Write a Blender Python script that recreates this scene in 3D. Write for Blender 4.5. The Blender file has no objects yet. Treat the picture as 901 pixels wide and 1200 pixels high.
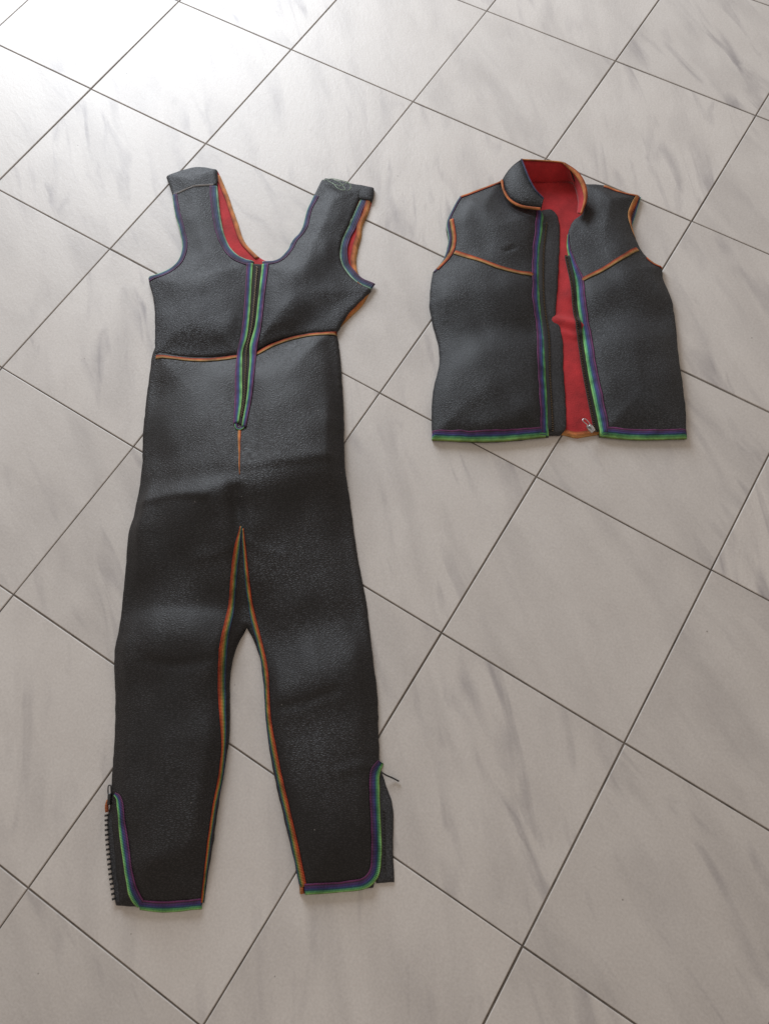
import bpy, math, random
import numpy as np
from mathutils import Vector, Matrix
from mathutils.geometry import delaunay_2d_cdt

random.seed(7); rng = np.random.default_rng(7)
S = 0.333                                   # floor tile pitch, metres
# ------------------------------------------------------------------ camera (solved from the tile joints)
F = 891.852; CX, CY = 450.5, 600.0
R0 = np.array([0.8456684, 0.53233333, -0.03829086])      # camera right in tile axes (u, v, up)
R1 = np.array([0.48575583, -0.79742512, -0.35798666])    # camera down
R2 = np.array([-0.22110232, 0.284138, -0.93294124])      # camera forward
CAMT = np.array([4.30590738, -2.75227695, 3.7860464]) * S
ang = -math.atan2(R0[1], R0[0])
RZ = np.array([[math.cos(ang), -math.sin(ang), 0], [math.sin(ang), math.cos(ang), 0], [0, 0, 1]])
ray = RZ @ R2
org = RZ @ CAMT; off = org - ray * (org[2] / ray[2]); off[2] = 0
CAM = org - off
AX, AY, AZ = RZ @ R0, -(RZ @ R1), -(RZ @ R2)
def P(x, y, z=0.0):
    """point of the world plane at height z seen along one direction of the survey"""
    d = AX * ((x - CX) / F) - AY * ((y - CY) / F) - AZ
    s = (z - CAM[2]) / d[2]
    return CAM + s * d
def tile_to_world(u, v):
    return RZ @ np.array([u * S, v * S, 0]) - off

scene = bpy.context.scene
C = scene.collection
cam = bpy.data.objects.new('camera', bpy.data.cameras.new('camera')); C.objects.link(cam)
cam.matrix_world = Matrix(((AX[0], AY[0], AZ[0], CAM[0]), (AX[1], AY[1], AZ[1], CAM[1]), (AX[2], AY[2], AZ[2], CAM[2]), (0, 0, 0, 1)))
cam.data.sensor_fit = 'HORIZONTAL'; cam.data.sensor_width = 36; cam.data.lens = 36 * F / 901
cam.data.clip_start = 0.02; cam.data.clip_end = 100
scene.camera = cam
# ------------------------------------------------------------------ light
w = bpy.data.worlds.new('World'); scene.world = w; w.use_nodes = True
bg = w.node_tree.nodes['Background']; bg.inputs[0].default_value = (1.0, 0.86, 0.74, 1); bg.inputs[1].default_value = 0.43
def area(name, loc, target, sx, sy, power, col):
    l = bpy.data.lights.new(name, 'AREA'); l.shape = 'RECTANGLE'; l.size = sx; l.size_y = sy; l.energy = power; l.color = col
    o = bpy.data.objects.new(name, l); C.objects.link(o); o.location = loc
    o.rotation_euler = (Vector(target) - Vector(loc)).to_track_quat('-Z', 'Y').to_euler()
    return o
area('window_light', (-1.05, 2.75, 1.20), (-0.1, 0.2, 0.0), 1.6, 1.2, 103, (0.84, 0.915, 1.0))
vs = scene.view_settings
vs.view_transform = 'Standard'; vs.look = 'None'; vs.exposure = 0; vs.gamma = 1; vs.use_curve_mapping = False
scene.render.engine = 'CYCLES'

# ------------------------------------------------------------------ materials
def lin(c): return tuple(((v / 255) / 12.92 if v <= 10 else (((v / 255) + .055) / 1.055) ** 2.4) for v in c) + (1,)
class N:
    def __init__(s, name):
        s.m = bpy.data.materials.new(name); s.m.use_nodes = True; s.t = s.m.node_tree
        s.b = s.t.nodes['Principled BSDF']
    def n(s, typ, **kw):
        q = s.t.nodes.new(typ)
        for k, v in kw.items():
            if k.startswith('i_'): q.inputs[k[2:].replace('_', ' ')].default_value = v
            else: setattr(q, k, v)
        return q
    def l(s, a, ao, b, bi): s.t.links.new(a.outputs[ao], b.inputs[bi])
    def ramp(s, stops, interp='LINEAR'):
        r = s.n('ShaderNodeValToRGB'); r.color_ramp.interpolation = interp
        e = r.color_ramp.elements
        while len(e) < len(stops): e.new(0.5)
        for k, (p, c) in enumerate(stops):
            e[k].position = p; e[k].color = c if len(c) == 4 else tuple(c) + (1,)
        return r
    def mix(s, mode='MIX'):
        return s.n('ShaderNodeMix', data_type='RGBA', blend_type=mode)

def neoprene(name, col, grain=1.0, rough=0.5, gs=1.0):
    k = N(name); tc = k.n('ShaderNodeTexCoord')
    mp = k.n('ShaderNodeMapping'); mp.inputs['Scale'].default_value = (150 * gs, 330 * gs, 150 * gs)
    k.l(tc, 'Object', mp, 0)
    dn = k.n('ShaderNodeTexNoise', i_Scale=25.0, i_Detail=1.0); k.l(tc, 'Object', dn, 'Vector')
    ad = k.n('ShaderNodeMix', data_type='VECTOR', i_Factor=1.0); 
    va = k.n('ShaderNodeVectorMath', operation='MULTIPLY_ADD'); va.inputs[1].default_value = (3, 3, 3)
    k.l(dn, 'Color', va, 0); k.l(mp, 0, va, 2)
    n1 = k.n('ShaderNodeTexNoise', i_Scale=1.0, i_Detail=1.5, i_Roughness=0.5); k.l(va, 0, n1, 'Vector')
    vo = k.n('ShaderNodeTexVoronoi', i_Scale=0.9); vo.feature = 'DISTANCE_TO_EDGE'; k.l(va, 0, vo, 'Vector')
    vr = k.ramp([(0.0, (0, 0, 0)), (0.35, (1, 1, 1))]); k.l(vo, 0, vr, 0)
    mx = k.mix(); mx.inputs[0].default_value = 0.45; k.l(n1, 0, mx, 6); k.l(vr, 0, mx, 7)
    # grain strength varies over the skin
    pn = k.n('ShaderNodeTexNoise', i_Scale=7.0, i_Detail=2.0); k.l(tc, 'Object', pn, 'Vector')
    pm = k.n('ShaderNodeMapRange'); pm.inputs[1].default_value = .35; pm.inputs[2].default_value = .65
    pm.inputs[3].default_value = .25 * grain; pm.inputs[4].default_value = .6 * grain; k.l(pn, 0, pm, 0)
    bp = k.n('ShaderNodeBump', i_Distance=0.0016); k.l(pm, 0, bp, 'Strength'); k.l(mx, 2, bp, 'Height')
    k.l(bp, 0, k.b, 'Normal')
    cr = k.ramp([(0.3, tuple(c * .72 for c in col)), (0.7, tuple(c * 1.25 for c in col))]); k.l(pn, 0, cr, 0)
    gm = k.mix('MULTIPLY'); gm.inputs[0].default_value = .75; k.l(cr, 0, gm, 6)
    gr = k.ramp([(0.3, (.3, .3, .3)), (0.7, (1.6, 1.6, 1.6))]); k.l(mx, 2, gr, 0); k.l(gr, 0, gm, 7)
    # pale dust specks and lint
    sp = k.n('ShaderNodeTexVoronoi', i_Scale=26.0); k.l(tc, 'Object', sp, 'Vector')
    sr = k.ramp([(0.02, (1, 1, 1)), (0.035, (0, 0, 0))]); k.l(sp, 'Distance', sr, 0)
    sm = k.mix(); k.l(gm, 2, sm, 6); sm.inputs[7].default_value = (.3, .28, .27, 1)
    sf = k.n('ShaderNodeMath', operation='MULTIPLY'); sf.inputs[1].default_value = .35; k.l(sr, 0, sf, 0); k.l(sf, 0, sm, 0)
    k.l(sm, 2, k.b, 'Base Color')
    k.b.inputs['Roughness'].default_value = rough
    k.b.inputs['Specular IOR Level'].default_value = .36
    k.b.inputs['Sheen Weight'].default_value = .0; k.b.inputs['Sheen Roughness'].default_value = .5
    return k.m
NEO = neoprene('neoprene_skin', (.0185, .0172, .0180), 1.2, .55, 1.35)
NEO_V = neoprene('neoprene_fine_grain', (.031, .033, .037), 1.35, .60, 1.45)
NEO_C = neoprene('neoprene_chest', (.028, .029, .033), 1.3, .58, 1.4)
NEO_F = neoprene('neoprene_flap', (.036, .037, .041), .6, .6, 1.5)

def cloth(name, col, scale=900, rough=.85, var=.25, bump=.3):
    k = N(name); tc = k.n('ShaderNodeTexCoord')
    n1 = k.n('ShaderNodeTexNoise', i_Scale=scale, i_Detail=1.0); k.l(tc, 'Object', n1, 'Vector')
    n2 = k.n('ShaderNodeTexNoise', i_Scale=22.0, i_Detail=6.0, i_Roughness=.65); k.l(tc, 'Object', n2, 'Vector')
    cr = k.ramp([(0.3, tuple(c * (1 - var) for c in col)), (0.7, tuple(c * (1 + var) for c in col))]); k.l(n2, 0, cr, 0)
    k.l(cr, 0, k.b, 'Base Color')
    bp = k.n('ShaderNodeBump', i_Strength=bump, i_Distance=0.0008); k.l(n1, 0, bp, 'Height'); k.l(bp, 0, k.b, 'Normal')
    k.b.inputs['Roughness'].default_value = rough; k.b.inputs['Sheen Weight'].default_value = .15
    k.b.inputs['Specular IOR Level'].default_value = .25
    return k.m
RED = cloth('red_lining', (.38, .022, .026), 420, .85, .32, .6)
BLACK = cloth('black_tape', (.018, .016, .015), 1500)
VELCRO = cloth('velcro_grey', (.34, .34, .35), 1800, .95)
PATCH = neoprene('shoulder_patch', (.050, .051, .057), .5, .5, 2.0)

def thread(name, stops):
    k = N(name); uv = k.n('ShaderNodeUVMap'); sx = k.n('ShaderNodeSeparateXYZ'); k.l(uv, 0, sx, 0)
    tc = k.n('ShaderNodeTexCoord')
    nz = k.n('ShaderNodeTexNoise', i_Scale=160.0, i_Detail=2.0); k.l(tc, 'Object', nz, 'Vector')
    ma = k.n('ShaderNodeMath', operation='MULTIPLY_ADD'); ma.inputs[1].default_value = .10; k.l(nz, 0, ma, 0)
    sb = k.n('ShaderNodeMath', operation='SUBTRACT'); k.l(sx, 0, sb, 0); sb.inputs[1].default_value = .05; k.l(sb, 0, ma, 2)
    r = k.ramp([(p, lin(c)) for p, c in stops]); k.l(ma, 0, r, 0)
    # individual stitches across the band
    v = k.n('ShaderNodeMath', operation='MULTIPLY'); v.inputs[1].default_value = 2 * math.pi / .0022; k.l(sx, 1, v, 0)
    sn = k.n('ShaderNodeMath', operation='SINE'); k.l(v, 0, sn, 0)
    u = k.n('ShaderNodeMath', operation='MULTIPLY'); u.inputs[1].default_value = 2 * math.pi * 5; k.l(sx, 0, u, 0)
    un = k.n('ShaderNodeMath', operation='COSINE'); k.l(u, 0, un, 0)
    h = k.n('ShaderNodeMath', operation='SUBTRACT'); k.l(sn, 0, h, 0); k.l(un, 0, h, 1)
    bp = k.n('ShaderNodeBump', i_Strength=.5, i_Distance=0.0006); k.l(h, 0, bp, 'Height'); k.l(bp, 0, k.b, 'Normal')
    dm = k.n('ShaderNodeMapRange'); dm.inputs[1].default_value = -2; dm.inputs[2].default_value = 2
    dm.inputs[3].default_value = .5; dm.inputs[4].default_value = 1.15; k.l(h, 0, dm, 0)
    n3 = k.n('ShaderNodeTexNoise', i_Scale=45.0, i_Detail=3.0); k.l(tc, 'Object', n3, 'Vector')
    m3 = k.n('ShaderNodeMapRange'); m3.inputs[1].default_value = .3; m3.inputs[2].default_value = .7
    m3.inputs[3].default_value = .45; m3.inputs[4].default_value = 1.15; k.l(n3, 0, m3, 0)
    mm = k.n('ShaderNodeMath', operation='MULTIPLY'); k.l(dm, 0, mm, 0); k.l(m3, 0, mm, 1)
    mx = k.mix('MULTIPLY'); mx.inputs[0].default_value = 1; k.l(r, 0, mx, 6); k.l(mm, 0, mx, 7)
    k.l(mx, 2, k.b, 'Base Color'); k.b.inputs['Roughness'].default_value = .7
    k.b.inputs['Specular IOR Level'].default_value = .3
    return k.m
COOL = thread('rainbow_thread_cool', [(0, (70, 45, 66)), (.10, (128, 58, 112)), (.22, (74, 58, 86)), (.36, (92, 68, 136)), (.5, (64, 76, 134)),
                                      (.62, (56, 108, 124)), (.72, (96, 175, 125)), (.88, (145, 215, 130)), (1, (150, 165, 90))])
COOLDIM = thread('rainbow_thread_muted', [(0, (62, 52, 66)), (.12, (112, 68, 112)), (.26, (68, 64, 78)), (.42, (78, 72, 112)), (.6, (66, 82, 118)),
                                      (.78, (72, 112, 118)), (.9, (150, 195, 165)), (1, (205, 215, 185))])
WARM = thread('rainbow_thread_warm', [(0, (110, 40, 25)), (.25, (185, 75, 40)), (.5, (205, 120, 65)), (.75, (190, 145, 90)), (1, (120, 105, 55))])
ORANGE = thread('rainbow_thread_orange', [(0, (150, 60, 35)), (.4, (215, 125, 70)), (1, (215, 160, 100))])
WARM5 = thread('rainbow_thread_inseam', [(0, (165, 50, 30)), (.25, (195, 85, 40)), (.48, (190, 140, 70)), (.66, (95, 140, 70)), (.82, (50, 90, 110)), (1, (70, 50, 90))])

def simple(name, col, rough=.5, metal=0):
    k = N(name); tc = k.n('ShaderNodeTexCoord'); n = k.n('ShaderNodeTexNoise', i_Scale=300.0); k.l(tc, 'Object', n, 'Vector')
    r = k.ramp([(.3, tuple(c * .7 for c in col)), (.7, tuple(min(1, c * 1.2) for c in col))]); k.l(n, 0, r, 0); k.l(r, 0, k.b, 'Base Color')
    k.b.inputs['Roughness'].default_value = rough; k.b.inputs['Metallic'].default_value = metal
    return k.m
BRASS = simple('dull_brass_teeth', (.16, .12, .08), .4, .85)
STEEL = simple('nickel_slider', (.62, .62, .64), .3, 1)
PLASTIC = simple('black_plastic_teeth', (.02, .02, .022), .35)
LOOSE = simple('pale_green_thread', (.30, .40, .30), .8)
DARK = simple('black_cord', (.03, .027, .027), .7)

def tile_material():
    k = N('marbled_tile'); tc = k.n('ShaderNodeTexCoord'); oi = k.n('ShaderNodeObjectInfo')
    ml = k.n('ShaderNodeMath', operation='MULTIPLY'); ml.inputs[1].default_value = 37.0; k.l(oi, 'Random', ml, 0)
    cb = k.n('ShaderNodeCombineXYZ'); k.l(ml, 0, cb, 0); k.l(ml, 0, cb, 2)
    ro = k.n('ShaderNodeVectorRotate', rotation_type='Z_AXIS'); k.l(tc, 'Object', ro, 'Vector')
    an = k.n('ShaderNodeMapRange'); an.inputs[3].default_value = math.radians(24); an.inputs[4].default_value = math.radians(54); k.l(oi, 'Random', an, 0); k.l(an, 0, ro, 'Angle')
    vs1 = k.n('ShaderNodeMath', operation='MULTIPLY'); vs1.inputs[1].default_value = 7.3; k.l(oi, 'Random', vs1, 0)
    vs2 = k.n('ShaderNodeMath', operation='FRACT'); k.l(vs1, 0, vs2, 0)
    vst = k.n('ShaderNodeMapRange'); vst.inputs[3].default_value = .1; vst.inputs[4].default_value = 1.1; k.l(vs2, 0, vst, 0)
    def streak(sx, sy, scale, dist, seed, lo, hi):
        sc = k.n('ShaderNodeMapping'); sc.inputs['Scale'].default_value = (sx, sy, 1); sc.inputs['Location'].default_value = (seed, seed * 2, 0); k.l(ro, 0, sc, 0)
        a = k.n('ShaderNodeVectorMath', operation='ADD'); k.l(sc, 0, a, 0); k.l(cb, 0, a, 1)
        n = k.n('ShaderNodeTexNoise', i_Scale=scale, i_Detail=3.0, i_Roughness=.5, i_Distortion=dist); k.l(a, 0, n, 'Vector')
        r = k.ramp([(lo, (0, 0, 0)), (hi, (1, 1, 1))]); k.l(n, 0, r, 0); return r
    s1 = streak(1.0, 3.2, 4.2, .5, 3, .46, .72)
    s2 = streak(1.0, 5.0, 5.0, .8, 9, .52, .72)
    cl = streak(1.0, 1.6, 7.0, .3, 17, .35, .7)
    gate = k.n('ShaderNodeMath', operation='MULTIPLY'); k.l(s2, 0, gate, 0); k.l(cl, 0, gate, 1)
    base = k.ramp([(0, (.53, .495, .465)), (1, (.63, .60, .57))])
    bn = k.n('ShaderNodeTexNoise', i_Scale=9.0, i_Detail=5.0); k.l(tc, 'Object', bn, 'Vector')
    k.l(bn, 0, base, 0)
    m1 = k.mix(); f1 = k.n('ShaderNodeMath', operation='MULTIPLY'); f1.inputs[1].default_value = .42; k.l(s1, 0, f1, 0); k.l(f1, 0, m1, 0)
    k.l(base, 0, m1, 6); m1.inputs[7].default_value = (.40, .375, .36, 1)
    m2 = k.mix(); f2 = k.n('ShaderNodeMath', operation='MULTIPLY'); k.l(vst, 0, f2, 1); k.l(gate, 0, f2, 0); k.l(f2, 0, m2, 0)
    k.l(m1, 2, m2, 6); m2.inputs[7].default_value = (.30, .28, .285, 1)
    # mottled fine speckle and a little wear
    fs = k.n('ShaderNodeTexNoise', i_Scale=260.0, i_Detail=2.0); k.l(tc, 'Object', fs, 'Vector')
    fr = k.ramp([(.3, (.93, .93, .93)), (.7, (1.04, 1.04, 1.04))]); k.l(fs, 0, fr, 0)
    m3 = k.mix('MULTIPLY'); m3.inputs[0].default_value = 1; k.l(m2, 2, m3, 6); k.l(fr, 0, m3, 7)
    hv = k.n('ShaderNodeMapRange'); hv.inputs[3].default_value = .95; hv.inputs[4].default_value = 1.04; k.l(oi, 'Random', hv, 0)
    m4 = k.mix('MULTIPLY'); m4.inputs[0].default_value = 1; k.l(m3, 2, m4, 6); k.l(hv, 0, m4, 7)
    sp = k.n('ShaderNodeTexVoronoi', i_Scale=11.0); 
    a2 = k.n('ShaderNodeVectorMath', operation='ADD'); k.l(tc, 'Object', a2, 0); k.l(cb, 0, a2, 1); k.l(a2, 0, sp, 'Vector')
    sr = k.ramp([(.010, (1, 1, 1)), (.018, (0, 0, 0))]); k.l(sp, 'Distance', sr, 0)
    m5 = k.mix(); sf = k.n('ShaderNodeMath', operation='MULTIPLY'); sf.inputs[1].default_value = .6; k.l(sr, 0, sf, 0); k.l(sf, 0, m5, 0)
    k.l(m4, 2, m5, 6); m5.inputs[7].default_value = (.12, .10, .09, 1)
    k.l(m5, 2, k.b, 'Base Color')
    rr = k.n('ShaderNodeMapRange'); rr.inputs[3].default_value = .40; rr.inputs[4].default_value = .54; k.l(bn, 0, rr, 0); k.l(rr, 0, k.b, 'Roughness')
    # stone-like relief pressed into the glaze
    wn = k.n('ShaderNodeTexNoise', i_Scale=55.0, i_Detail=4.0, i_Roughness=.6, i_Distortion=.6)
    a3 = k.n('ShaderNodeVectorMath', operation='ADD'); k.l(ro, 0, a3, 0); k.l(cb, 0, a3, 1)
    s3 = k.n('ShaderNodeMapping'); s3.inputs['Scale'].default_value = (1, 2.2, 1); k.l(a3, 0, s3, 0); k.l(s3, 0, wn, 'Vector')
    bp = k.n('ShaderNodeBump', i_Strength=.35, i_Distance=0.0012); k.l(wn, 0, bp, 'Height'); k.l(bp, 0, k.b, 'Normal')
    k.b.inputs['Specular IOR Level'].default_value = .30
    return k.m
TILE = tile_material()
GROUT = cloth('cement_grout', (.17, .150, .132), 700, .95, .45, .6)

# ------------------------------------------------------------------ helpers
def empty(name, label, cat, loc):
    o = bpy.data.objects.new(name, None); C.objects.link(o); o.location = loc
    o['label'] = label; o['category'] = cat; o.empty_display_size = .1
    return o
def mesh(name, verts, faces, mats, parent, fm=None, uvs=None, smooth=True, label=None, kind=None):
    org = np.array(parent_loc(parent))
    me = bpy.data.meshes.new(name); me.from_pydata([tuple(np.asarray(v) - org) for v in verts], [], faces)
    for m in (mats if isinstance(mats, (list, tuple)) else [mats]): me.materials.append(m)
    if fm is not None: me.polygons.foreach_set('material_index', fm)
    if smooth: me.polygons.foreach_set('use_smooth', [True] * len(me.polygons))
    if uvs is not None:
        ul = me.uv_layers.new(name='UVMap')
        vi = np.empty(len(me.loops), dtype=np.int64); me.loops.foreach_get('vertex_index', vi)
        ul.data.foreach_set('uv', np.asarray(uvs, dtype=np.float32)[vi].ravel())
    me.update()
    o = bpy.data.objects.new(name, me); C.objects.link(o); o.parent = parent
    if label: o['label'] = label
    if kind: o['kind'] = kind
    return o
def parent_loc(p):
    t = Vector((0, 0, 0))
    while p is not None: t = t + p.location; p = p.parent
    return t
def catmull(pts, step):
    """smooth polyline through pts sampled about every `step`"""
    p = np.asarray(pts, float)
    if len(p) == 2:
        n = max(1, int(np.linalg.norm(p[1] - p[0]) / step)); t = np.linspace(0, 1, n + 1)[:, None]
        return p[0] * (1 - t) + p[1] * t
    q = np.vstack([2 * p[0] - p[1], p, 2 * p[-1] - p[-2]]); out = []
    for i in range(1, len(q) - 2):
        a, b, c, d = q[i - 1], q[i], q[i + 1], q[i + 2]
        t0 = 0; t1 = t0 + max(1e-9, np.linalg.norm(b - a)) ** .5; t2 = t1 + max(1e-9, np.linalg.norm(c - b)) ** .5; t3 = t2 + max(1e-9, np.linalg.norm(d - c)) ** .5
        n = max(1, int(math.ceil(np.linalg.norm(c - b) / step)))
        for t in np.linspace(t1, t2, n, endpoint=False):
            A1 = (t1 - t) / (t1 - t0) * a + (t - t0) / (t1 - t0) * b; A2 = (t2 - t) / (t2 - t1) * b + (t - t1) / (t2 - t1) * c
            A3 = (t3 - t) / (t3 - t2) * c + (t - t2) / (t3 - t2) * d
            B1 = (t2 - t) / (t2 - t0) * A1 + (t - t0) / (t2 - t0) * A2; B2 = (t3 - t) / (t3 - t1) * A2 + (t - t1) / (t3 - t1) * A3
            out.append((t2 - t) / (t2 - t1) * B1 + (t - t1) / (t2 - t1) * B2)
    out.append(p[-1]); return np.array(out)
def W(pts, z=0.0):
    return np.array([P(x, y, z) for x, y in pts])
def resample(p, n):
    d = np.r_[0, np.cumsum(np.linalg.norm(np.diff(p, axis=0), axis=1))]
    t = np.linspace(0, d[-1], n)
    return np.stack([np.interp(t, d, p[:, k]) for k in range(p.shape[1])], 1)
def seg_dist(Q, poly, closed=False, signed=False):
    """distance of points Q (n,2) to polyline; optionally sign (+ left of direction)"""
    A = poly if not closed else np.vstack([poly, poly[:1]])
    best = np.full(len(Q), 1e9); sg = np.ones(len(Q))   # sign is a smooth -1..1 'side' value
    for a, b in zip(A[:-1], A[1:]):
        ab = b - a; L = ab @ ab
        if L < 1e-14: continue
        t = np.clip(((Q - a) @ ab) / L, 0, 1); d = Q - (a + t[:, None] * ab); dd = np.hypot(d[:, 0], d[:, 1])
        m = dd < best; best = np.where(m, dd, best)
        if signed:
            cr = ab[0] * (Q[:, 1] - a[1]) - ab[1] * (Q[:, 0] - a[0]); sg = np.where(m, np.where(dd > 1e-7, cr / math.sqrt(L) / np.maximum(dd, 1e-7), 0), sg)
    return (best, sg) if signed else best
def inside(Q, poly):
    x, y = Q[:, 0], Q[:, 1]; r = np.zeros(len(Q), bool); n = len(poly)
    for i in range(n):
        x1, y1 = poly[i]; x2, y2 = poly[(i + 1) % n]
        if y1 == y2: continue
        c = ((y1 > y) != (y2 > y)) & (x < (x2 - x1) * (y - y1) / (y2 - y1) + x1); r ^= c
    return r
_k = rng.normal(0, 1, (26, 2)); _ph = rng.uniform(0, 6.28, 26)
def wobble(Q, wl):
    s = np.zeros(len(Q))
    for k, p in zip(_k, _ph): s += np.sin((Q @ k) * 6.28 / wl / 1.3 + p)
    return s / len(_k) ** .5
def ridge(px, amp, wu, wd):
    """a fold running left to right: amp height, wu / wd widths (m) above and below it"""
    return (catmull(W(px)[:, :2], .02), amp, wu, wd)
class Sheet:
    """neoprene piece: outline traced on the floor plane, rounded rim, own height field"""
    def __init__(s, segs, zplane=0.008, base=0.0, rim=.006, puff=.02, pr=.06, ridges=(), noise=.0012, noise_wl=.09, lift=None, jit=.0004):
        pts = []
        for sg in segs:
            c = catmull(W(sg, zplane)[:, :2], .0035); pts.append(c[:-1] if len(segs) > 1 or True else c)
        o = np.vstack(pts)
        o = o + jit * np.stack([wobble(o, .025), wobble(o[:, ::-1], .025)], 1)
        s.o = o; s.base = base; s.rim = rim; s.puff = puff; s.pr = pr; s.ridges = ridges; s.noise = noise; s.nwl = noise_wl; s.lift = lift
    def H(s, Q, d=None):
        Q = np.asarray(Q, float)[:, :2]
        if d is None:
            d = seg_dist(Q, s.o, True); d = np.where(inside(Q, s.o), d, 0)
        r = s.rim
        e = r * np.sqrt(np.clip(1 - (1 - np.clip(d / r, 0, 1)) ** 2, 0, 1))
        g = 1 - np.exp(-(d / s.pr) ** 1.5)
        z = e + s.puff * g
        t = np.clip(d / .03, 0, 1); t = t * t * (3 - 2 * t)
        for poly, amp, wu, wd in s.ridges:
            dd, sg = seg_dist(Q, poly, False, True)
            z = z + amp * np.exp(-(dd / (wd + (wu - wd) * (.5 + .5 * np.clip(sg, -1, 1)))) ** 2) * (.25 + .75 * t)
        z = z + s.noise * wobble(Q, s.nwl) * t
        z = np.maximum(z, e * .9)
        if s.lift is not None: z = z + s.lift(Q)
        return z + s.base
    def build(s, name, mat, parent, thick=None, under=None, grid=.006, label=None):
        o = s.o; n = len(o)
        # inward normals
        t = np.roll(o, -1, 0) - np.roll(o, 1, 0); nn = np.stack([-t[:, 1], t[:, 0]], 1); nn /= np.linalg.norm(nn, axis=1)[:, None] + 1e-12
        ar = 0.5 * np.sum(o[:, 0] * np.roll(o[:, 1], -1) - np.roll(o[:, 0], -1) * o[:, 1])
        if ar < 0: nn = -nn
        P2 = [o]
        for dd in (.0006, .0018, .0035, .006):
            q = o + nn * dd; ok = inside(q, o) & (seg_dist(q, o, True) > dd * .93)
            if dd > .003: ok &= (np.arange(n) % 2 == 0)
            P2.append(q[ok])
        lo, hi = o.min(0), o.max(0); g = []
        for j, y in enumerate(np.arange(lo[1], hi[1], grid * .87)):
            xs = np.arange(lo[0] + (grid / 2 if j % 2 else 0), hi[0], grid); g.append(np.stack([xs, np.full(len(xs), y)], 1))
        g = np.vstack(g); m = inside(g, o); g = g[m]; g = g[seg_dist(g, o, True) > .008]
        P2.append(g); A = np.vstack(P2)
        r = delaunay_2d_cdt([Vector(p) for p in A], [(i, (i + 1) % n) for i in range(n)], [], 1, 1e-6)
        V = np.array([tuple(v) for v in r[0]]); T = [tuple(f) for f in r[2]]
        d = seg_dist(V, o, True); zt = s.H(V, d)
        T = [f if (V[f[1]][0] - V[f[0]][0]) * (V[f[2]][1] - V[f[0]][1]) - (V[f[1]][1] - V[f[0]][1]) * (V[f[2]][0] - V[f[0]][0]) > 0 else f[::-1] for f in T]
        if thick is None: zb = np.full(len(V), s.base + .0002) + (s.lift(V) if s.lift is not None else 0)
        else: zb = zt - thick
        zb = np.maximum(zb, .0003)
        zb = np.minimum(zb, zt - .0004)
        m_ = len(V)
        verts = np.vstack([np.c_[V, zt], np.c_[V, zb]])
        faces = list(T) + [tuple(i + m_ for i in f[::-1]) for f in T]
        ed = {}
        for f in T:
            for a, b in zip(f, f[1:] + f[:1]): ed[(a, b)] = 1
        bd = [e for e in ed if (e[1], e[0]) not in ed]
        faces += [(b, a, a + m_, b + m_) for a, b in bd]
        mats = [mat] + ([under] if under else [])
        fm = ([0] * len(T) + [1] * len(T) + [0] * len(bd)) if under else None
        return mesh(name, verts, faces, mats, parent, fm=fm, label=label)
def band(name, pts, width, mat, parent, Hs, z0=.008, side=0, up=.0016, n=None, flip=False, taper=None, label=None, over=.0):
    """raised stitched band along a traced line lying on the height field Hs; side -1/+1: line is the band's right/left border"""
    c = catmull(W(pts, z0)[:, :2], .004)
    if n is None: n = max(6, int(np.sum(np.linalg.norm(np.diff(c, axis=0), axis=1)) / .004))
    c = resample(c, n)
    t = np.gradient(c, axis=0); nn = np.stack([-t[:, 1], t[:, 0]], 1); nn /= np.linalg.norm(nn, axis=1)[:, None]
    wv = np.full(n, width) * (1 + .05 * wobble(c, .045))
    if taper is not None: wv = wv * np.interp(np.linspace(0, 1, n), [a for a, b in taper], [b for a, b in taper])
    lo = -.5 + side * .5; 
    L = c + nn * ((lo + 1) * wv)[:, None]; R = c + nn * (lo * wv)[:, None]
    if side: flip = side < 0
    return band2(name, L, R, mat, parent, Hs, up, flip, label)
def band2(name, L, R, mat, parent, Hs, up=.0016, flip=False, label=None, K=11):
    n = len(L); vs = []; uv = []
    cen = (L + R) / 2; s = np.r_[0, np.cumsum(np.linalg.norm(np.diff(cen, axis=0), axis=1))]
    for k in range(K):
        f = .5 - .5 * math.cos(math.pi * k / (K - 1)); q = L * (1 - f) + R * f
        z = Hs(q) + up * (.5 + .2 * math.sin(math.pi * f) ** .5) 
        if k in (0, K - 1): z = Hs(q) - .0006
        vs.append(np.c_[q, z]); uv.append(np.c_[np.full(n, 1 - f if flip else f), s])
    V = np.vstack(vs); U = np.vstack(uv)
    # underside, a little inside the surface
    B = np.vstack([np.c_[L, vs[0][:, 2] - .001], np.c_[R, vs[-1][:, 2] - .001]]); UB = np.vstack([uv[0], uv[-1]])
    m = K * n
    Fc = [(k * n + i, (k + 1) * n + i, (k + 1) * n + i + 1, k * n + i + 1) for k in range(K - 1) for i in range(n - 1)]
    Fc += [(m + i, i, i + 1, m + i + 1) for i in range(n - 1)]
    Fc += [((K - 1) * n + i, m + n + i, m + n + i + 1, (K - 1) * n + i + 1) for i in range(n - 1)]
    Fc += [(m + n + i, m + i, m + i + 1, m + n + i + 1) for i in range(n - 1)]
    Fc += [tuple([k * n for k in range(K)] + [m + n, m])[::-1], tuple([k * n + n - 1 for k in range(K)] + [m + n + n - 1, m + n - 1])]
    o = mesh(name, np.vstack([V, B]), Fc, mat, parent, uvs=np.vstack([U, UB]), label=label)
    return o
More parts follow.
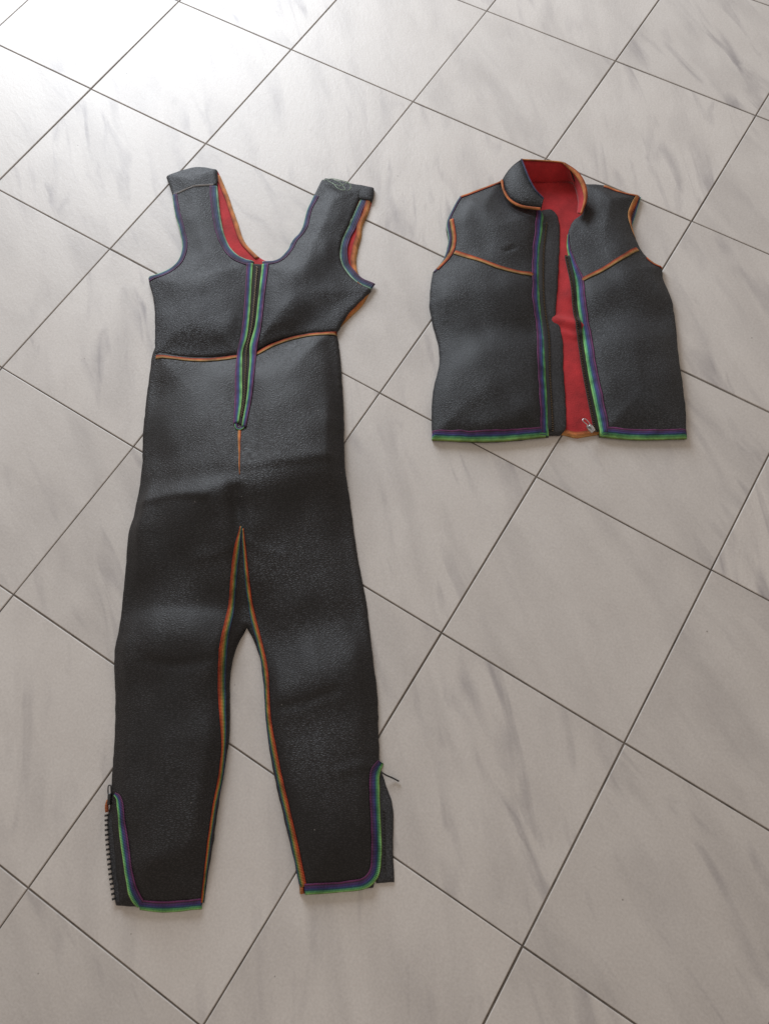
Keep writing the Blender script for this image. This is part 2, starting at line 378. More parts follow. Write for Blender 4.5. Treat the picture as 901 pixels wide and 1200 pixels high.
def tube(name, pts, r, mat, parent, seg=8, label=None, kind=None, smooth_step=.003):
    c = catmull(np.asarray(pts, float), smooth_step); n = len(c); t = np.gradient(c, axis=0); vs = []; uv = []
    sl = np.r_[0, np.cumsum(np.linalg.norm(np.diff(c, axis=0), axis=1))]
    for i in range(n):
        d = Vector(t[i]).normalized(); a = d.orthogonal().normalized() if i == 0 else (a - d * a.dot(d)).normalized(); b = d.cross(a)
        rr = r if not callable(r) else r(i / (n - 1))
        for k in range(seg):
            th = 2 * math.pi * k / seg; uv.append((.5 + .4 * math.cos(th), sl[i])); vs.append(c[i] + rr * (np.array(a) * math.cos(th) + np.array(b) * math.sin(th)))
    F_ = [(i * seg + k, i * seg + (k + 1) % seg, (i + 1) * seg + (k + 1) % seg, (i + 1) * seg + k) for i in range(n - 1) for k in range(seg)]
    F_ += [tuple(range(seg))[::-1], tuple(range((n - 1) * seg, n * seg))]
    return mesh(name, vs, F_, mat, parent, uvs=uv, label=label, kind=kind)
def loft(name, lo, hi, mats, parent, thick=.005, K=6, bulge=0, label=None, inner=0, n=60):
    """standing piece between a lower and an upper 3-D line; thickness grows to the left of the line"""
    a = resample(catmull(lo, .004), n); b = resample(catmull(hi, .004), n); rows = []
    t = np.gradient((a + b) / 2, axis=0); up = (b - a); nn = np.cross(t, up); nn /= np.linalg.norm(nn, axis=1)[:, None] + 1e-9
    for side in (0, 1):
        for k in range(K):
            f = k / (K - 1); q = a * (1 - f) + b * f + nn * (bulge * math.sin(math.pi * f) + side * thick * (1 if 0 < k < K - 1 else .8))
            rows.append(q)
    V = np.vstack(rows); Fc = []; fm = []
    def quads(r0, r1, mi, fl=False):
        for i in range(n - 1):
            f = (r0 * n + i, r0 * n + i + 1, r1 * n + i + 1, r1 * n + i); Fc.append(f[::-1] if fl else f); fm.append(mi)
    for k in range(K - 1): quads(k, k + 1, 0, True); quads(K + k, K + k + 1, 1)
    quads(K - 1, 2 * K - 1, 1, True); quads(0, K, 1)
    for e in (0, n - 1):
        Fc.append(tuple([k * n + e for k in range(K)] + [(2 * K - 1 - k) * n + e for k in range(K)])); fm.append(1)
    return mesh(name, V, Fc, mats, parent, fm=fm, label=label)
def teeth(name, pts, pitch, size, mat, parent, alt=0.0, z=None, Hs=None, zo=.001):
    """row of small zip teeth as one part"""
    c = np.asarray(pts, float); L = np.sum(np.linalg.norm(np.diff(c[:, :2], axis=0), axis=1)); n = max(3, int(L / pitch)); c = resample(c, n)
    t = np.gradient(c, axis=0); vs = []; fs = []
    for i in range(n):
        d = t[i] / np.linalg.norm(t[i]); s = np.array([-d[1], d[0], 0]); u = np.array([0, 0, 1.])
        p = c[i].copy()
        if Hs is not None: p[2] = Hs(p[None, :2])[0] + zo
        p = p + s * alt * (1 if i % 2 else -1)
        j = rng.uniform(-.12, .12); d2 = d * math.cos(j) + s * math.sin(j)
        lx, ly, lz = size; b = len(vs)
        for zz, sh in ((-1, 1), (1, .75)):
            for a_, b_ in ((-1, -1), (1, -1), (1, 1), (-1, 1)): vs.append(p + d2 * a_ * lx / 2 * sh + s * b_ * ly / 2 * sh + u * zz * lz / 2)
        fs += [(b, b + 3, b + 2, b + 1), (b + 4, b + 5, b + 6, b + 7)] + [(b + k, b + (k + 1) % 4, b + 4 + (k + 1) % 4, b + 4 + k) for k in range(4)]
    return mesh(name, vs, fs, mat, parent, smooth=False, kind='stuff')

# ------------------------------------------------------------------ floor
floor = bpy.data.objects.new('floor', bpy.data.meshes.new('floor'))
def floor_build():
    cu, cv = 4, -2; h = 9
    c4 = [tile_to_world(cu - h, cv - h), tile_to_world(cu + h, cv - h), tile_to_world(cu + h, cv + h), tile_to_world(cu - h, cv + h)]
    vs = [(p[0], p[1], z) for z in (-.03, -.0016) for p in c4]
    floor.data.from_pydata(vs, [], [(3, 2, 1, 0), (4, 5, 6, 7)] + [(k, (k + 1) % 4, 4 + (k + 1) % 4, 4 + k) for k in range(4)])
    floor.data.materials.append(GROUT); C.objects.link(floor); floor['kind'] = 'structure'; floor['label'] = 'pale marbled ceramic tile floor with grey-brown joints'
    # tile mesh, bevelled
    j = .0026; a = (S - j) / 2; rings = [(a, -.004), (a, -.0011), (a - .0004, -.0004), (a - .0013, 0.0)]; v = []; f = []
    for q, z in rings: v += [(-q, -q, z), (q, -q, z), (q, q, z), (-q, q, z)]
    for r in range(len(rings) - 1):
        for k in range(4): f.append((r * 4 + k, r * 4 + (k + 1) % 4, r * 4 + 4 + (k + 1) % 4, r * 4 + 4 + k))
    f.append((12, 13, 14, 15))
    me = bpy.data.meshes.new('tile'); me.from_pydata(v, [], f); me.materials.append(TILE)
    for u in range(-3, 11):
        for w_ in range(-9, 6):
            p = tile_to_world(u + .5, w_ + .5)
            if abs(p[0]) > 1.75 or p[1] > 2.1 or p[1] < -1.35: continue
            o = bpy.data.objects.new('tile', me); C.objects.link(o); o.parent = floor
            o.location = (p[0] + random.uniform(-.0004, .0004), p[1] + random.uniform(-.0004, .0004), random.uniform(-.00025, .00025))
            o.rotation_euler = (random.uniform(-.0009, .0009), random.uniform(-.0009, .0009), ang + random.uniform(-.0012, .0012))
floor_build()

# ------------------------------------------------------------------ wetsuit
suit = empty('wetsuit', 'long sleeveless black neoprene wetsuit with rainbow stitched edges lying flat at the left', 'wetsuit', tuple(P(285, 620, 0)))

back = Sheet([[(201, 208), (226, 201), (255, 199.5)],
              [(255, 199.5), (266.5, 226), (278, 259), (287, 283), (304, 301), (318, 306), (340, 300), (360, 262), (372, 232), (384, 210)],
              [(384, 210), (410, 215), (437, 219)],
              [(437, 219), (436, 234), (431, 250), (424.5, 264), (423, 276), (419.5, 290), (417, 304), (419, 318), (424, 329), (434, 340)],
              [(434, 340), (424, 355), (409, 369), (394, 382)],
              [(394, 382), (390, 420)], [(390, 420), (184, 424)],
              [(184, 424), (184, 370), (180, 335)], [(180, 335), (200, 321), (213, 305), (216, 285), (212, 262), (202, 208)]],
             zplane=.003, base=.0004, rim=.004, puff=.0015, pr=.01, noise=.0004)
back.build('back_panel', RED, suit, grid=.009, label='red lined back of the wetsuit seen through the neck and arm openings')

TR = [ridge([(292, 556), (340, 550), (406, 538)], .030, .14, .085),
      ridge([(156, 604), (220, 597), (282, 594)], .022, .055, .12),
      ridge([(160, 575), (220, 572), (280, 570)], -.004, .02, .02),
      ridge([(138, 765), (200, 753), (262, 762)], .014, .045, .060),
      ridge([(136, 720), (200, 712), (268, 712)], -.005, .04, .02),
      ridge([(315, 822), (375, 800), (436, 768)], .010, .040, .055),
      ridge([(310, 745), (360, 735), (420, 725)], -.005, .05, .04),
      ridge([(130, 960), (190, 965), (250, 960)], .012, .20, .10),
      ridge([(325, 950), (390, 950), (445, 940)], .012, .18, .10),
      ridge([(294, 560), (335, 554), (370, 548), (406, 539)], .0035, .022, .010),
      ridge([(175, 596), (215, 592), (250, 595)], .0025, .012, .006),
      ridge([(292, 640), (312, 652), (335, 656)], .0012, .008, .010),
      ridge([(281, 645), (262, 656), (238, 661)], .0012, .008, .010),
      ridge([(180, 778), (215, 783), (255, 776)], -.0015, .008, .010),
      ridge([(330, 832), (360, 826), (395, 812)], -.0022, .008, .010),
      ridge([(400, 905), (420, 898), (440, 896)], .002, .006, .008),
      ridge([(285, 470), (300, 540), (300, 600)], -.005, .03, .04),
      ridge([(330, 455), (380, 440)], .004, .04, .05),
      ridge([(165, 1014), (205, 1000), (240, 985)], .003, .015, .02),
      ridge([(284, 590), (286, 640), (288, 735)], -.009, .014, .014),
      ridge([(283, 515), (284, 600)], -.0025, .02, .02),
      ridge([(262, 420), (300, 520)], -.002, .02, .02)]
trs = Sheet([[(180, 405), (176.5, 418), (175, 430), (169.5, 473), (166, 510), (165, 546.5), (157.5, 600), (150, 627), (146.5, 664), (142, 705), (139, 731), (133.7, 766), (134, 833), (131, 900), (129, 924)],
             [(129, 924), (130, 960), (134, 1010), (139, 1062)],
             [(139, 1062), (190, 1066), (235, 1063)],
             [(235, 1063), (246.5, 1002), (257.6, 926), (267, 870), (268.5, 830), (268.5, 797), (272, 771), (280, 750), (288.5, 735)],
             [(288.5, 735), (302, 764), (307.8, 797), (311, 846), (319.8, 904), (333, 962), (344, 1011), (352, 1048)],
             [(352, 1048), (400, 1045), (437, 1041)],
             [(437, 1041), (443, 1010), (444, 950), (444.5, 891)],
             [(444.5, 891), (443, 850), (442, 815), (435, 758), (429, 705), (421, 664), (414, 620), (409.5, 583), (404, 546), (403, 520), (403, 491), (400, 436), (397, 405), (394, 384)],
             [(394, 384), (346, 389), (300, 408), (276, 411), (230, 414), (180, 405)]],
            base=.0003, rim=.007, puff=.019, pr=.055, ridges=TR, noise=.0016, noise_wl=.12)
trs.build('trousers', NEO, suit, grid=.0055)

CH = [ridge([(395, 296), (352, 325), (338, 352), (330, 395)], .010, .04, .05),
      ridge([(190, 335), (235, 345), (280, 360)], .004, .04, .05),
      ridge([(190, 385), (240, 392), (280, 395)], .004, .05, .03),
      ridge([(340, 395), (380, 372), (420, 345)], -.004, .03, .03)]
def chest_lift(Q):      # the front sits on the back layer and dips a little to the zip
    return np.zeros(len(Q)) 
kw = dict(zplane=.012, base=.0062, rim=.005, puff=.013, pr=.045, ridges=CH, noise=.0012)
chl = Sheet([[(194, 205), (200, 222), (204.5, 250), (210, 270), (212.5, 290), (206.5, 306), (193, 316), (173, 323)],
             [(173, 323), (174.5, 333), (178.5, 347), (180.7, 370), (180.5, 414)],
             [(180.5, 414), (233, 418), (280, 414)],
             [(280, 414), (287, 384), (292, 345), (297, 304)],
             [(297, 304), (288, 302), (273, 292.5), (263, 274), (257.5, 246), (254.5, 215), (254, 197)], [(254, 197), (232, 194), (212, 198.5), (194, 205)]], **kw)
chl.build('chest_panel', NEO_C, suit, thick=.0052, under=RED, grid=.0055)
chr_ = Sheet([[(307, 305), (324, 303), (335, 294), (342, 281), (352, 269), (360, 243), (368, 226), (377, 208)],
              [(377, 208), (390, 211.5), (402, 216), (415, 217), (426, 219)],
              [(426, 219), (415, 246), (407.5, 264), (400.5, 280), (398, 296), (400, 307), (407, 318), (417, 328), (434.5, 337)],
              [(434.5, 337), (427, 346), (405, 369), (394, 387)],
              [(394, 387), (346, 391.5), (318, 400), (294, 413)],
              [(294, 413), (300, 384), (304, 345), (307, 305)]], **kw)
chr_.build('chest_panel', NEO_C, suit, thick=.0052, under=RED, grid=.0055)
def HS(*sheets, floor_z=.0):
    def f(Q):
        Q = np.asarray(Q)[:, :2]; z = np.full(len(Q), floor_z)
        for s in sheets:
            m = inside(Q, s.o) | (seg_dist(Q, s.o, True) < .0012)
            if m.any(): z[m] = np.maximum(z[m], s.H(Q[m]))
        return z
    return f
def HE(s):     # height field continued past the rim (bands that wrap an edge)
    def f(Q):
        Q = np.asarray(Q)[:, :2]; return s.H(Q)
    return f
H_l, H_r, H_t, H_b = HE(chl), HE(chr_), HE(trs), HE(back)
H_all = HS(trs, chl, chr_, back)

# shoulder straps coming over from the back and fastened on top of the front
st1 = Sheet([[(195, 205), (212, 199), (232, 194.5), (253.5, 197.5)], [(253.5, 197.5), (255, 206), (253, 216)], [(253, 216), (228, 221), (202, 228)], [(202, 228), (198, 216), (195, 205)]],
            zplane=.012, base=.0006, rim=.0008, puff=.0, pr=.01, noise=.0003, lift=H_l)
s1 = st1.build('shoulder_strap', NEO_C, suit, thick=.0008, grid=.006)
band('velcro_edge', [(203, 226.5), (228, 220.3), (250, 215.3)], .0026, VELCRO, s1, HE(st1), z0=.014, up=.0006)
band('strap_edge', [(195, 205), (212, 199), (232, 194.5)], .0035, ORANGE, s1, H_l, z0=.012, side=-1, up=.001)
st2 = Sheet([[(380, 208), (392, 209.5), (412, 214), (428, 217), (438, 218.5)], [(438, 218.5), (438, 226), (435.5, 235)], [(435.5, 235), (420, 233), (400, 232), (376, 226)], [(376, 226), (380, 208)]],
            zplane=.008, base=.0052, rim=.0045, puff=.002, pr=.01, noise=.0006)
s2 = st2.build('shoulder_strap', NEO_C, suit, thick=.004, grid=.006)
g = lambda q, z=.019: [P(x, y, z + dz) for x, y, dz in q]
tube('loose_thread', g([(379, 211, 0), (388, 209, .002), (400, 211, .003), (409, 214, .001), (411, 220, 0), (407, 223, 0)]), .0007, LOOSE, s2, 6)
tube('loose_thread', g([(384, 211.5, 0), (393, 216, .001), (400, 217, .002), (405, 214, .003), (410, 215, .002), (411, 221, 0)]), .0006, LOOSE, s2, 6)
tube('loose_thread', g([(390, 214, 0), (397, 221, .002), (404, 222, .002), (399, 214, .004), (391, 210, .002)]), .0006, LOOSE, s2, 6)

bw = .0155
band('armhole_binding', [(201, 228), (204.5, 250), (210.2, 270), (212.7, 290), (206.5, 306.5), (193, 317), (173, 324)], .0125, COOLDIM, suit, H_l, z0=.012, side=1, flip=True)
band('neck_binding', [(254.5, 217), (257.3, 246), (263, 274), (273, 292.7), (288, 302.3), (297, 304)], .0165, COOLDIM, suit, H_l, z0=.012, side=-1)
band('neck_binding', [(307, 304), (324, 302.5), (335, 293.5), (342, 280.5), (352, 268.5), (360, 242.5), (367, 228)], .0125, COOLDIM, suit, H_r, z0=.012, side=-1)
band('armhole_binding', [(422, 231), (415, 246), (407.5, 264), (400.5, 280), (398, 296), (400, 307), (407, 318.3), (417, 328.3), (434.5, 337)], .0155, COOLDIM, suit, H_r, z0=.012, side=1, flip=True)
band('back_neck_binding', [(258, 205), (266.5, 226), (278, 259), (287, 283), (304, 301)], .010, ORANGE, suit, H_b, z0=.004, side=-1, up=.003)
band('back_armhole_binding', [(435, 234), (431, 250), (424.7, 264), (423.5, 276), (419.7, 290), (417.2, 304), (419, 318), (424, 329), (433, 338)], .011, ORANGE, suit, H_b, z0=.004, side=-1, up=.003)
band('side_seam', [(433, 342), (425, 356), (411, 370), (398, 383)], .009, ORANGE, suit, H_b, z0=.004, side=-1, up=.003)
band('waist_seam', [(181, 415), (233, 419), (277, 414.5)], .0085, WARM, suit, H_all, z0=.02, up=.0024, flip=False)
band('waist_seam', [(299, 411.5), (317, 401), (346, 392), (394, 386)], .0085, WARM, suit, H_all, z0=.02, up=.0024)

# front zip with its two stitched bands
zl_in = [(295.5, 305), (291.5, 368), (288.5, 392), (283.3, 410), (284, 434), (284.6, 470), (282.5, 500)]
zl_out = [(288, 305), (284, 368), (281, 390), (277, 408), (275.5, 430), (276, 470), (276.5, 503)]
zr_in = [(306, 306), (301, 350), (297.7, 378), (291.5, 402), (292, 426), (290.8, 456), (287.5, 490), (285.8, 505)]
zr_out = [(314, 306), (309, 350), (305, 385), (299.8, 408), (299, 435), (296, 470), (293, 490), (291, 506)]
zz = .022
def pair(a, b, n=90): return resample(catmull(W(a, zz)[:, :2], .004), n), resample(catmull(W(b, zz)[:, :2], .004), n)
tz = Sheet([zl_in + [(284, 507)], [(284, 507)] + zr_in[::-1], [zr_in[0], zl_in[0]]], zplane=zz, base=.0, rim=.001, puff=0, noise=0)
def Hzip(Q):
    Q = np.asarray(Q)[:, :2]; return np.maximum(H_all(Q), .012)
LI, LO = pair(zl_in, zl_out); RI, RO = pair(zr_in, zr_out)
zipo = band2('zip_tape', (LO * .3 + LI * .7), (RO * .3 + RI * .7), BLACK, suit, Hzip, up=.0012, K=5)
band2('zip_binding', LO, LI, COOL, suit, Hzip, up=.0042)
band2('zip_binding', RI, RO, COOL, suit, Hzip, up=.0042, flip=True)
mid = (LI + RI) / 2
teeth('zip_teeth', np.c_[mid, np.zeros(len(mid))][2:-4], .0028, (.0016, .0034, .0016), BRASS, zipo, alt=.0007, Hs=Hzip, zo=.0022)
band('zip_end_loop', [(279, 501), (280.5, 508), (286, 508), (289, 502)], .005, COOL, suit, H_all, z0=.022, up=.003)
band('front_seam', [(283.5, 510), (284, 525), (285.2, 545), (286, 566)], .0045, ORANGE, suit, H_all, z0=.022, up=.001, taper=[(0, 1.3), (.5, .8), (1, .25)])
# inseams
band('inseam', [(287, 624), (280, 656), (271.5, 716), (263.5, 764), (261, 800), (261.5, 830), (262.8, 868), (259.5, 905), (252, 945), (244, 1000), (235.8, 1059)], .0125, WARM5, suit, H_t, z0=.010, up=.0022, taper=[(0, .35), (.08, .8), (.5, 1), (.62, .5), (1, .3)], flip=True)
band('inseam', [(288.5, 626), (290.5, 680), (294, 715), (304.5, 757), (311, 790), (315, 846), (326, 905), (340, 966), (349, 1011), (354.5, 1040)], .0125, WARM5, suit, H_t, z0=.014, up=.0022, taper=[(0, .3), (.12, .7), (1, 1)])

# ankles: zip flap under the leg, rainbow binding round the slit, teeth
fl1 = Sheet([[(131, 921), (126.5, 948), (124.5, 960), (127, 1003), (133, 1052), (134.5, 1062)], [(134.5, 1062), (162, 1064)], [(162, 1064), (150, 1000), (146, 940)], [(146, 940), (131, 921)]],
            zplane=.006, base=.0002, rim=.004, puff=.001, pr=.01, noise=.0003)
az1 = fl1.build('ankle_zip', NEO_F, suit, grid=.008, label='opened ankle zip with black plastic teeth')
teeth('zip_teeth', W([(124.3, 956), (124.5, 975), (126.5, 1003), (129.5, 1030), (133, 1054)], .006), .0066, (.0034, .0052, .0025), PLASTIC, az1)
tube('zip_pull', [P(127, 921, .01), P(126.6, 926, .011), P(127.2, 931, .011), P(129.8, 931, .011), P(130, 925, .011), P(129.4, 920.5, .01), P(127, 921, .01)], .0010, DARK, az1, 6)
tube('zip_slider', [P(128.6, 930, .009), P(128.2, 937, .009), P(127.8, 943, .007)], .0032, PLASTIC, az1, 8)
tube('tape_end', [P(127, 938, .006), P(125, 945, .006), P(125.5, 952, .005)], .003, ORANGE, az1, 8)
band('ankle_binding', [(135, 931), (140.5, 935), (144, 948), (146, 970), (151.5, 1010), (158.5, 1050), (164, 1061)], .0165, COOL, suit, HS(trs, fl1), z0=.012, up=.0026, flip=False, taper=[(0, .35), (.12, .9), (1, 1)])
band('cuff_binding', [(163, 1061), (190, 1063.5), (235, 1060)], .0155, COOL, suit, HS(trs, fl1), z0=.008, up=.0026, flip=False, side=0)
fl2 = Sheet([[(443, 893), (451, 917), (460.5, 948), (460, 988), (462, 1035)], [(462, 1035), (440, 1036)], [(440, 1036), (436, 980), (436, 920), (443, 893)]],
            zplane=.006, base=.0002, rim=.004, puff=.001, pr=.01, noise=.0003)
az2 = fl2.build('ankle_zip', NEO_F, suit, grid=.008, label='closed ankle zip flap beside the rainbow binding')
teeth('zip_teeth', W([(449.5, 950), (450, 985), (450, 1020)], .0062), .0042, (.0014, .004, .0012), DARK, az2)
band('ankle_binding', [(446, 893), (439.8, 905), (439, 930), (440.5, 965), (441, 1003), (438, 1024), (428, 1035), (405, 1039.5), (357, 1043)], .0165, COOL, suit, HS(trs, fl2), z0=.010, up=.0026, flip=True, taper=[(0, .6), (.06, .95), (1, 1)])
band('heel_tab', [(352.5, 1034), (353.5, 1048.5)], .007, ORANGE, suit, H_t, z0=.008, up=.002)
tube('pull_cord', [P(447, 905, .012), P(452, 908.5, .009), P(460, 912, .004), P(467.5, 916, .003)], .0013, DARK, suit, 6)

# ------------------------------------------------------------------ vest
vest = empty('neoprene_vest', 'short black neoprene vest with stand collar and open front showing red lining at the right', 'vest', tuple(P(655, 350, 0)))
vb = Sheet([[(596, 216), (606, 200), (630, 196), (664, 198), (690, 218)], [(690, 219), (720, 224), (748, 231)], [(748, 231), (736, 260), (744, 288), (768, 313)],
            [(768, 313), (773, 330), (781, 351), (787, 381), (789, 411), (795, 453), (799, 483), (800, 505)], [(800, 505), (740, 506), (703, 508)],
            [(703, 508), (690, 510), (675, 512), (657, 508), (640, 509)], [(640, 509), (575, 509), (512, 507)],
            [(512, 507), (508, 480), (510, 453), (516, 426), (515, 404), (509, 381), (506, 358), (506, 330), (508, 318)], [(508, 318), (526, 295), (524, 262), (540, 230)], [(540, 230), (596, 216)]],
           zplane=.005, base=.0003, rim=.005, puff=.002, pr=.02, noise=.0005,
           ridges=[ridge([(650, 378), (668, 381), (690, 388)], .006, .010, .012), ridge([(655, 392), (672, 396), (684, 394)], .0025, .007, .007), ridge([(672, 300), (668, 350)], .003, .01, .01)])
vb.build('back_panel', RED, vest, grid=.006, label='bright red lining of the vest back')
VR = [ridge([(515, 352), (570, 352), (632, 356)], .010, .055, .050),
      ridge([(508, 450), (560, 446), (636, 448)], .008, .075, .10),
      ridge([(684, 352), (730, 344), (775, 342)], .008, .06, .045),
      ridge([(700, 430), (745, 418), (790, 430)], .007, .07, .09),
      ridge([(545, 262), (580, 268), (628, 280)], .007, .06, .05),
      ridge([(512, 400), (560, 396), (634, 392)], -.005, .03, .035),
      ridge([(690, 385), (740, 380), (790, 376)], -.005, .03, .035),
      ridge([(640, 470), (600, 500), (560, 512)], .004, .03, .03),
      ridge([(690, 250), (710, 270), (735, 290)], .006, .05, .05),
      ridge([(655, 265), (700, 300)], -.004, .02, .03),
      ridge([(590, 305), (600, 301)], -.0035, .003, .0035),
      ridge([(545, 235), (536, 262), (530, 290)], -.004, .012, .02)]
def v_lift_l(Q):
    return .006 + 0 * Q[:, 0]
kv = dict(zplane=.010, rim=.0065, puff=.020, pr=.05, ridges=VR, noise=.0018, noise_wl=.11)
vl = Sheet([[(538.5, 228.5), (560, 221), (588, 210)], [(588, 210), (591, 224), (598, 234), (610, 241), (632, 245)],
            [(632, 245), (637, 252), (636.6, 264), (633, 294), (632, 328), (633, 358), (638.5, 392), (639.5, 434), (641.5, 472), (643.5, 510)],
            [(643.5, 510), (574, 516), (506.5, 514)],
            [(506.5, 514), (505.7, 480), (508, 453), (514.5, 427), (514, 404), (508, 381), (503.5, 359), (504.5, 336), (507, 318)],
            [(507, 318), (519, 303), (525, 281), (523, 261), (529, 245), (538.5, 228.5)]], base=.0045, **kv)
vl.build('front_panel', NEO_V, vest, under=RED, grid=.0055, thick=.0055)
vr = Sheet([[(683, 214), (710, 216), (728, 223), (750, 228)], [(750, 228), (741, 246), (741, 264), (749, 287), (760, 302), (776, 312)],
            [(776, 312), (778, 328), (787.5, 351), (793, 381), (795, 411), (801, 453), (804.5, 483), (805.3, 512)],
            [(805.3, 512), (744, 513), (703, 510)],
            [(703, 510), (695, 472), (687.5, 434), (682, 396), (676, 359), (673, 332), (667, 306), (664, 287), (665.5, 272), (670, 260), (681, 250)],
            [(681, 250), (687, 234), (683, 214)]], base=.0045, **kv)
vr.build('front_panel', NEO_V, vest, under=RED, grid=.0055, thick=.0055)
# placket under the zip
pk = Sheet([[(630, 246), (645, 243), (653, 250), (656.5, 268), (655.5, 302), (654, 332), (650.8, 374)], [(650.8, 374), (656, 380), (660, 396), (661, 434), (663.5, 472), (663, 502), (657, 508)],
            [(657, 508), (634, 508)], [(634, 508), (630, 434), (624, 358), (624, 300), (630, 246)]], zplane=.012, base=.0062, rim=.004, puff=.003, pr=.015, noise=.0006)
pk.build('placket', NEO_F, vest, under=RED, grid=.006, thick=.0042)
H_vl, H_vr, H_vb, H_pk = HE(vl), HE(vr), HE(vb), HE(pk)
HV = HS(vl, vr, vb, pk)
bvw = .0165
band('front_binding', [(636.8, 233), (637.3, 250), (636.8, 264), (633.4, 294), (632.4, 328), (633.4, 358), (638.8, 392), (639.7, 434), (641.8, 472), (643.7, 510)], .0170, COOL, vest, H_vl, z0=.010, side=-1, up=.0028, flip=False, label='rainbow binding on the left front edge')
band('front_binding', [(703, 510), (695, 472), (687.3, 434), (681.7, 396), (675.7, 359), (672.7, 332), (667, 306), (664, 287), (665, 274)], .0170, COOL, vest, H_vr, z0=.010, side=-1, up=.0028, taper=[(0, 1), (.75, 1), (.9, .4), (1, .15)], label='rainbow binding on the right front edge')
band('hem_binding', [(506, 514.4), (574, 516.6), (640, 511)], .0165, COOL, vest, H_vl, z0=.010, side=1, up=.0026, flip=True)
band('hem_binding', [(705, 510.8), (744, 514), (805.6, 513)], .0165, COOL, vest, H_vr, z0=.010, side=1, up=.0026, flip=True)
band('back_hem_binding', [(643, 509), (657, 508), (675, 512), (690, 510), (703, 508)], .010, ORANGE, vest, H_vb, z0=.006, side=1, up=.002)
band('chest_seam', [(533, 291), (556, 303), (582, 314), (608, 318.5), (626, 318)], .0095, WARM, vest, H_vl, z0=.026, up=.0026)
band('chest_seam', [(678, 326), (706, 316), (729, 303), (748.5, 288)], .0095, WARM, vest, H_vr, z0=.026, up=.0026)
band('shoulder_seam', [(539, 229), (560, 221.5), (588, 210.5)], .008, WARM, vest, H_vl, z0=.010, side=-1, up=.002)
band('shoulder_seam', [(708, 217), (728, 223.5), (750, 228)], .008, ORANGE, vest, H_vr, z0=.010, side=-1, up=.002)
band('armhole_seam', [(529, 256), (532.3, 279), (528.5, 295), (512, 314)], .0085, WARM, vest, H_vl, z0=.016, up=.0022)
band('armhole_edge', [(538, 230), (529.3, 246), (523.3, 261), (525.3, 281), (519, 303), (507, 318)], .006, COOLDIM, vest, H_vl, z0=.010, side=1, up=.002)
band('armhole_seam', [(748, 229), (742, 240), (738, 252), (739.5, 264), (745, 278)], .010, ORANGE, vest, H_vr, z0=.012, up=.002, taper=[(0, 1), (.45, 1), (.75, .4), (1, .15)])
band('armhole_edge', [(752, 229), (747, 246), (741, 264)], .006, COOLDIM, vest, H_vr, z0=.010, side=-1, up=.002)
band('armhole_edge', [(759, 302), (766, 309), (777, 312)], .006, WARM, vest, H_vr, z0=.010, side=-1, up=.002)

# stand collar: outer left half lying over, red inside at the back, right half standing
zt = .045
cl_lo = [P(588, 211, .016), P(590, 223, .020), P(597, 234, .024), P(610, 241, .027), P(634, 245, .029)]
cl_hi = [P(611, 186, .045), P(616, 199, .045), P(621, 211, .043), P(628, 223, .040), P(637, 232, .034)]
collar = loft('collar', cl_lo, cl_hi, [NEO_V, RED], vest, thick=-.0045, bulge=.006, label='outer left half of the stand collar')
cb_lo = [P(604, 222, .010), P(622, 216, .006), P(645, 215, .006), P(668, 214, .008), P(678, 222, .012)]
cb_hi = [P(611, 186.5, .045), P(625, 187.5, .046), P(642, 188.5, .046), P(659, 190.5, .046), P(667, 197, .044)]
cbk = loft('collar', cb_lo, cb_hi, [RED, NEO], vest, thick=-.0045, bulge=.002, label='red inside of the stand collar at the back')
cr_lo = [P(668, 208, .010), P(674, 222, .014), P(677, 236, .018), P(676, 249, .022)]
cr_hi = [P(664, 194, .046), P(675, 203, .045), P(683, 217, .043), P(685.5, 232, .038), P(681, 249, .032)]
crt = loft('collar', cr_lo, cr_hi, [RED, RED], vest, thick=-.0045, bulge=0, label='right half of the stand collar with orange rim')
tube('collar_rim', [P(x, y, z) for x, y, z in [(611, 186.5, .046), (625, 187.3, .047), (642, 188.3, .047), (659, 190.3, .047), (663, 193.5, .047)]], .0016, ORANGE, cbk, 8)
tube('collar_rim', [P(x, y, z) for x, y, z in [(661, 191, .047), (675, 202.5, .046), (683.5, 216.5, .044), (686, 232, .039), (681, 250, .033)]], lambda f: .0024 + .0026 * math.sin(math.pi * min(1, f * 1.1)), ORANGE, crt, 8)
tube('collar_rim', [P(x, y, z) for x, y, z in [(611, 186, .046), (616, 199, .046), (621, 211, .044), (628, 223, .041), (637, 232.5, .035)]], .0018, COOLDIM, collar, 8)
# collar seam on the left
cs = [P(588, 211, .020), P(590.5, 223, .026), P(597.5, 234, .030), P(610, 241, .033), P(633, 244.5, .035)]
tube('collar_seam', cs, .0026, ORANGE, collar, 8)

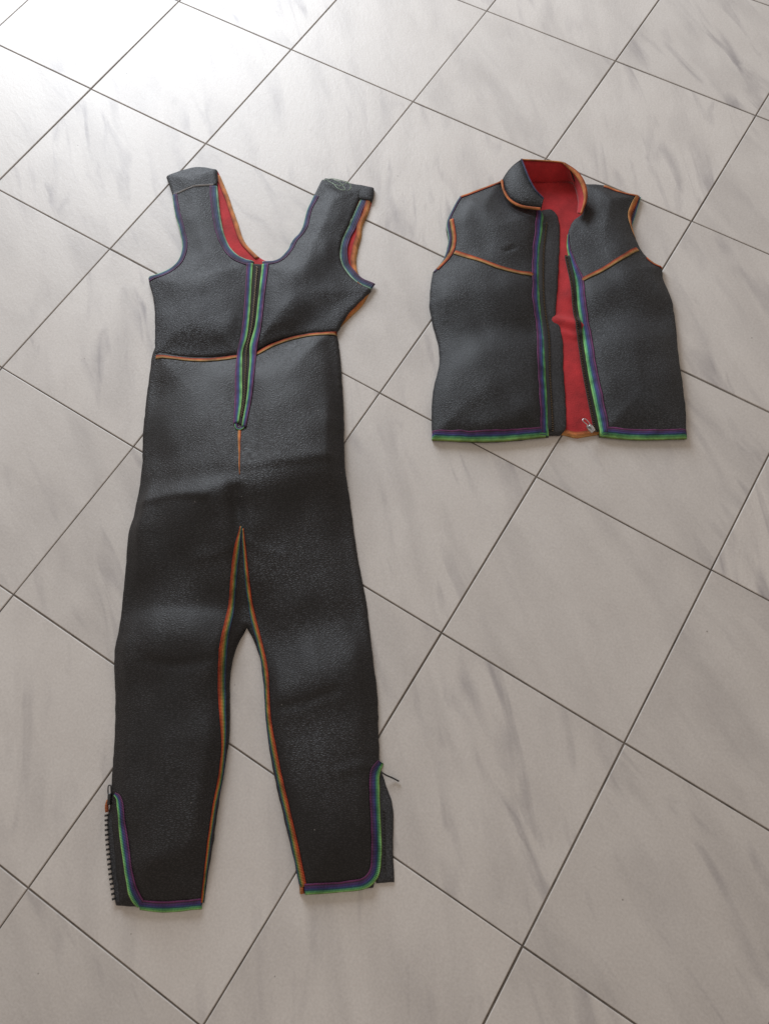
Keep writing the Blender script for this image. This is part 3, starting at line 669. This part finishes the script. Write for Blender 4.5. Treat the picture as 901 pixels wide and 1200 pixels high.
# zip halves
e1 = catmull(W([(638.5, 262), (635, 294), (634.3, 328), (635.5, 358), (640.5, 392), (641.7, 434), (643.7, 472), (645.5, 505)], .011)[:, :2], .004)
Lz = e1; n_ = len(e1); t_ = np.gradient(e1, axis=0); nn_ = np.stack([-t_[:, 1], t_[:, 0]], 1); nn_ /= np.linalg.norm(nn_, axis=1)[:, None]
zt1 = band2('zip_tape', e1 + nn_ * .005, e1 - nn_ * .005, BLACK, vest, H_pk, up=.0015, K=5)
if e1[0][1] > e1[-1][1]: pass
teeth('zip_teeth', np.c_[e1 + nn_ * .003, np.zeros(n_)], .0036, (.0018, .0030, .0016), BRASS, zt1, Hs=H_pk, zo=.0022, alt=.0003)
e2 = catmull(W([(664.5, 300), (671, 333), (673.7, 359), (679.5, 396), (685, 434), (692.5, 472), (699.5, 505)], .012)[:, :2], .004)
t_ = np.gradient(e2, axis=0); nn_ = np.stack([-t_[:, 1], t_[:, 0]], 1); nn_ /= np.linalg.norm(nn_, axis=1)[:, None]
def H2(Q): return H_vb(Q) + .005
zt2 = band2('zip_tape', e2 + nn_ * .005, e2 - nn_ * .005, BLACK, vest, H2, up=.0015, K=5)
teeth('zip_teeth', np.c_[e2 - nn_ * .003, np.zeros(len(e2))], .0036, (.0018, .0030, .0016), BRASS, zt2, Hs=H2, zo=.0022, alt=.0003)
# metal slider with its pull
def slider():
    c = P(692, 502, .019); d = P(697, 507, .019) - P(689, 499, .019); d /= np.linalg.norm(d); s = np.array([-d[1], d[0], 0]); u = np.array([0, 0, 1.])
    v = []; f = []
    prof = [(-.008, .0035), (-.006, .005), (0, .0055), (.005, .0045), (.008, .003)]
    for zz_ in (-.002, .0022):
        for a, b in prof: v.append(c + d * a + s * b + u * zz_)
        for a, b in prof[::-1]: v.append(c + d * a - s * b + u * zz_)
    n = 10; f = [tuple(range(n))[::-1], tuple(range(n, 2 * n))] + [(i, (i + 1) % n, n + (i + 1) % n, n + i) for i in range(n)]
    sl = mesh('zip_slider', v, f, STEEL, vest, smooth=False, label='shiny metal zip slider with pull tab')
    q = lambda a, b, z: c + d * a + s * b + u * z
    tube('pull_tab', [q(-.002, .002, .004), q(-.010, .0028, .006), q(-.019, .003, .005), q(-.021, 0, .005), q(-.019, -.003, .005), q(-.010, -.0028, .006), q(-.002, -.002, .004)], .0009, STEEL, sl, 6)
    tube('bridge', [q(-.006, 0, .002), q(-.004, 0, .0045), q(.003, 0, .0045), q(.006, 0, .002)], .0012, STEEL, sl, 6)
slider()
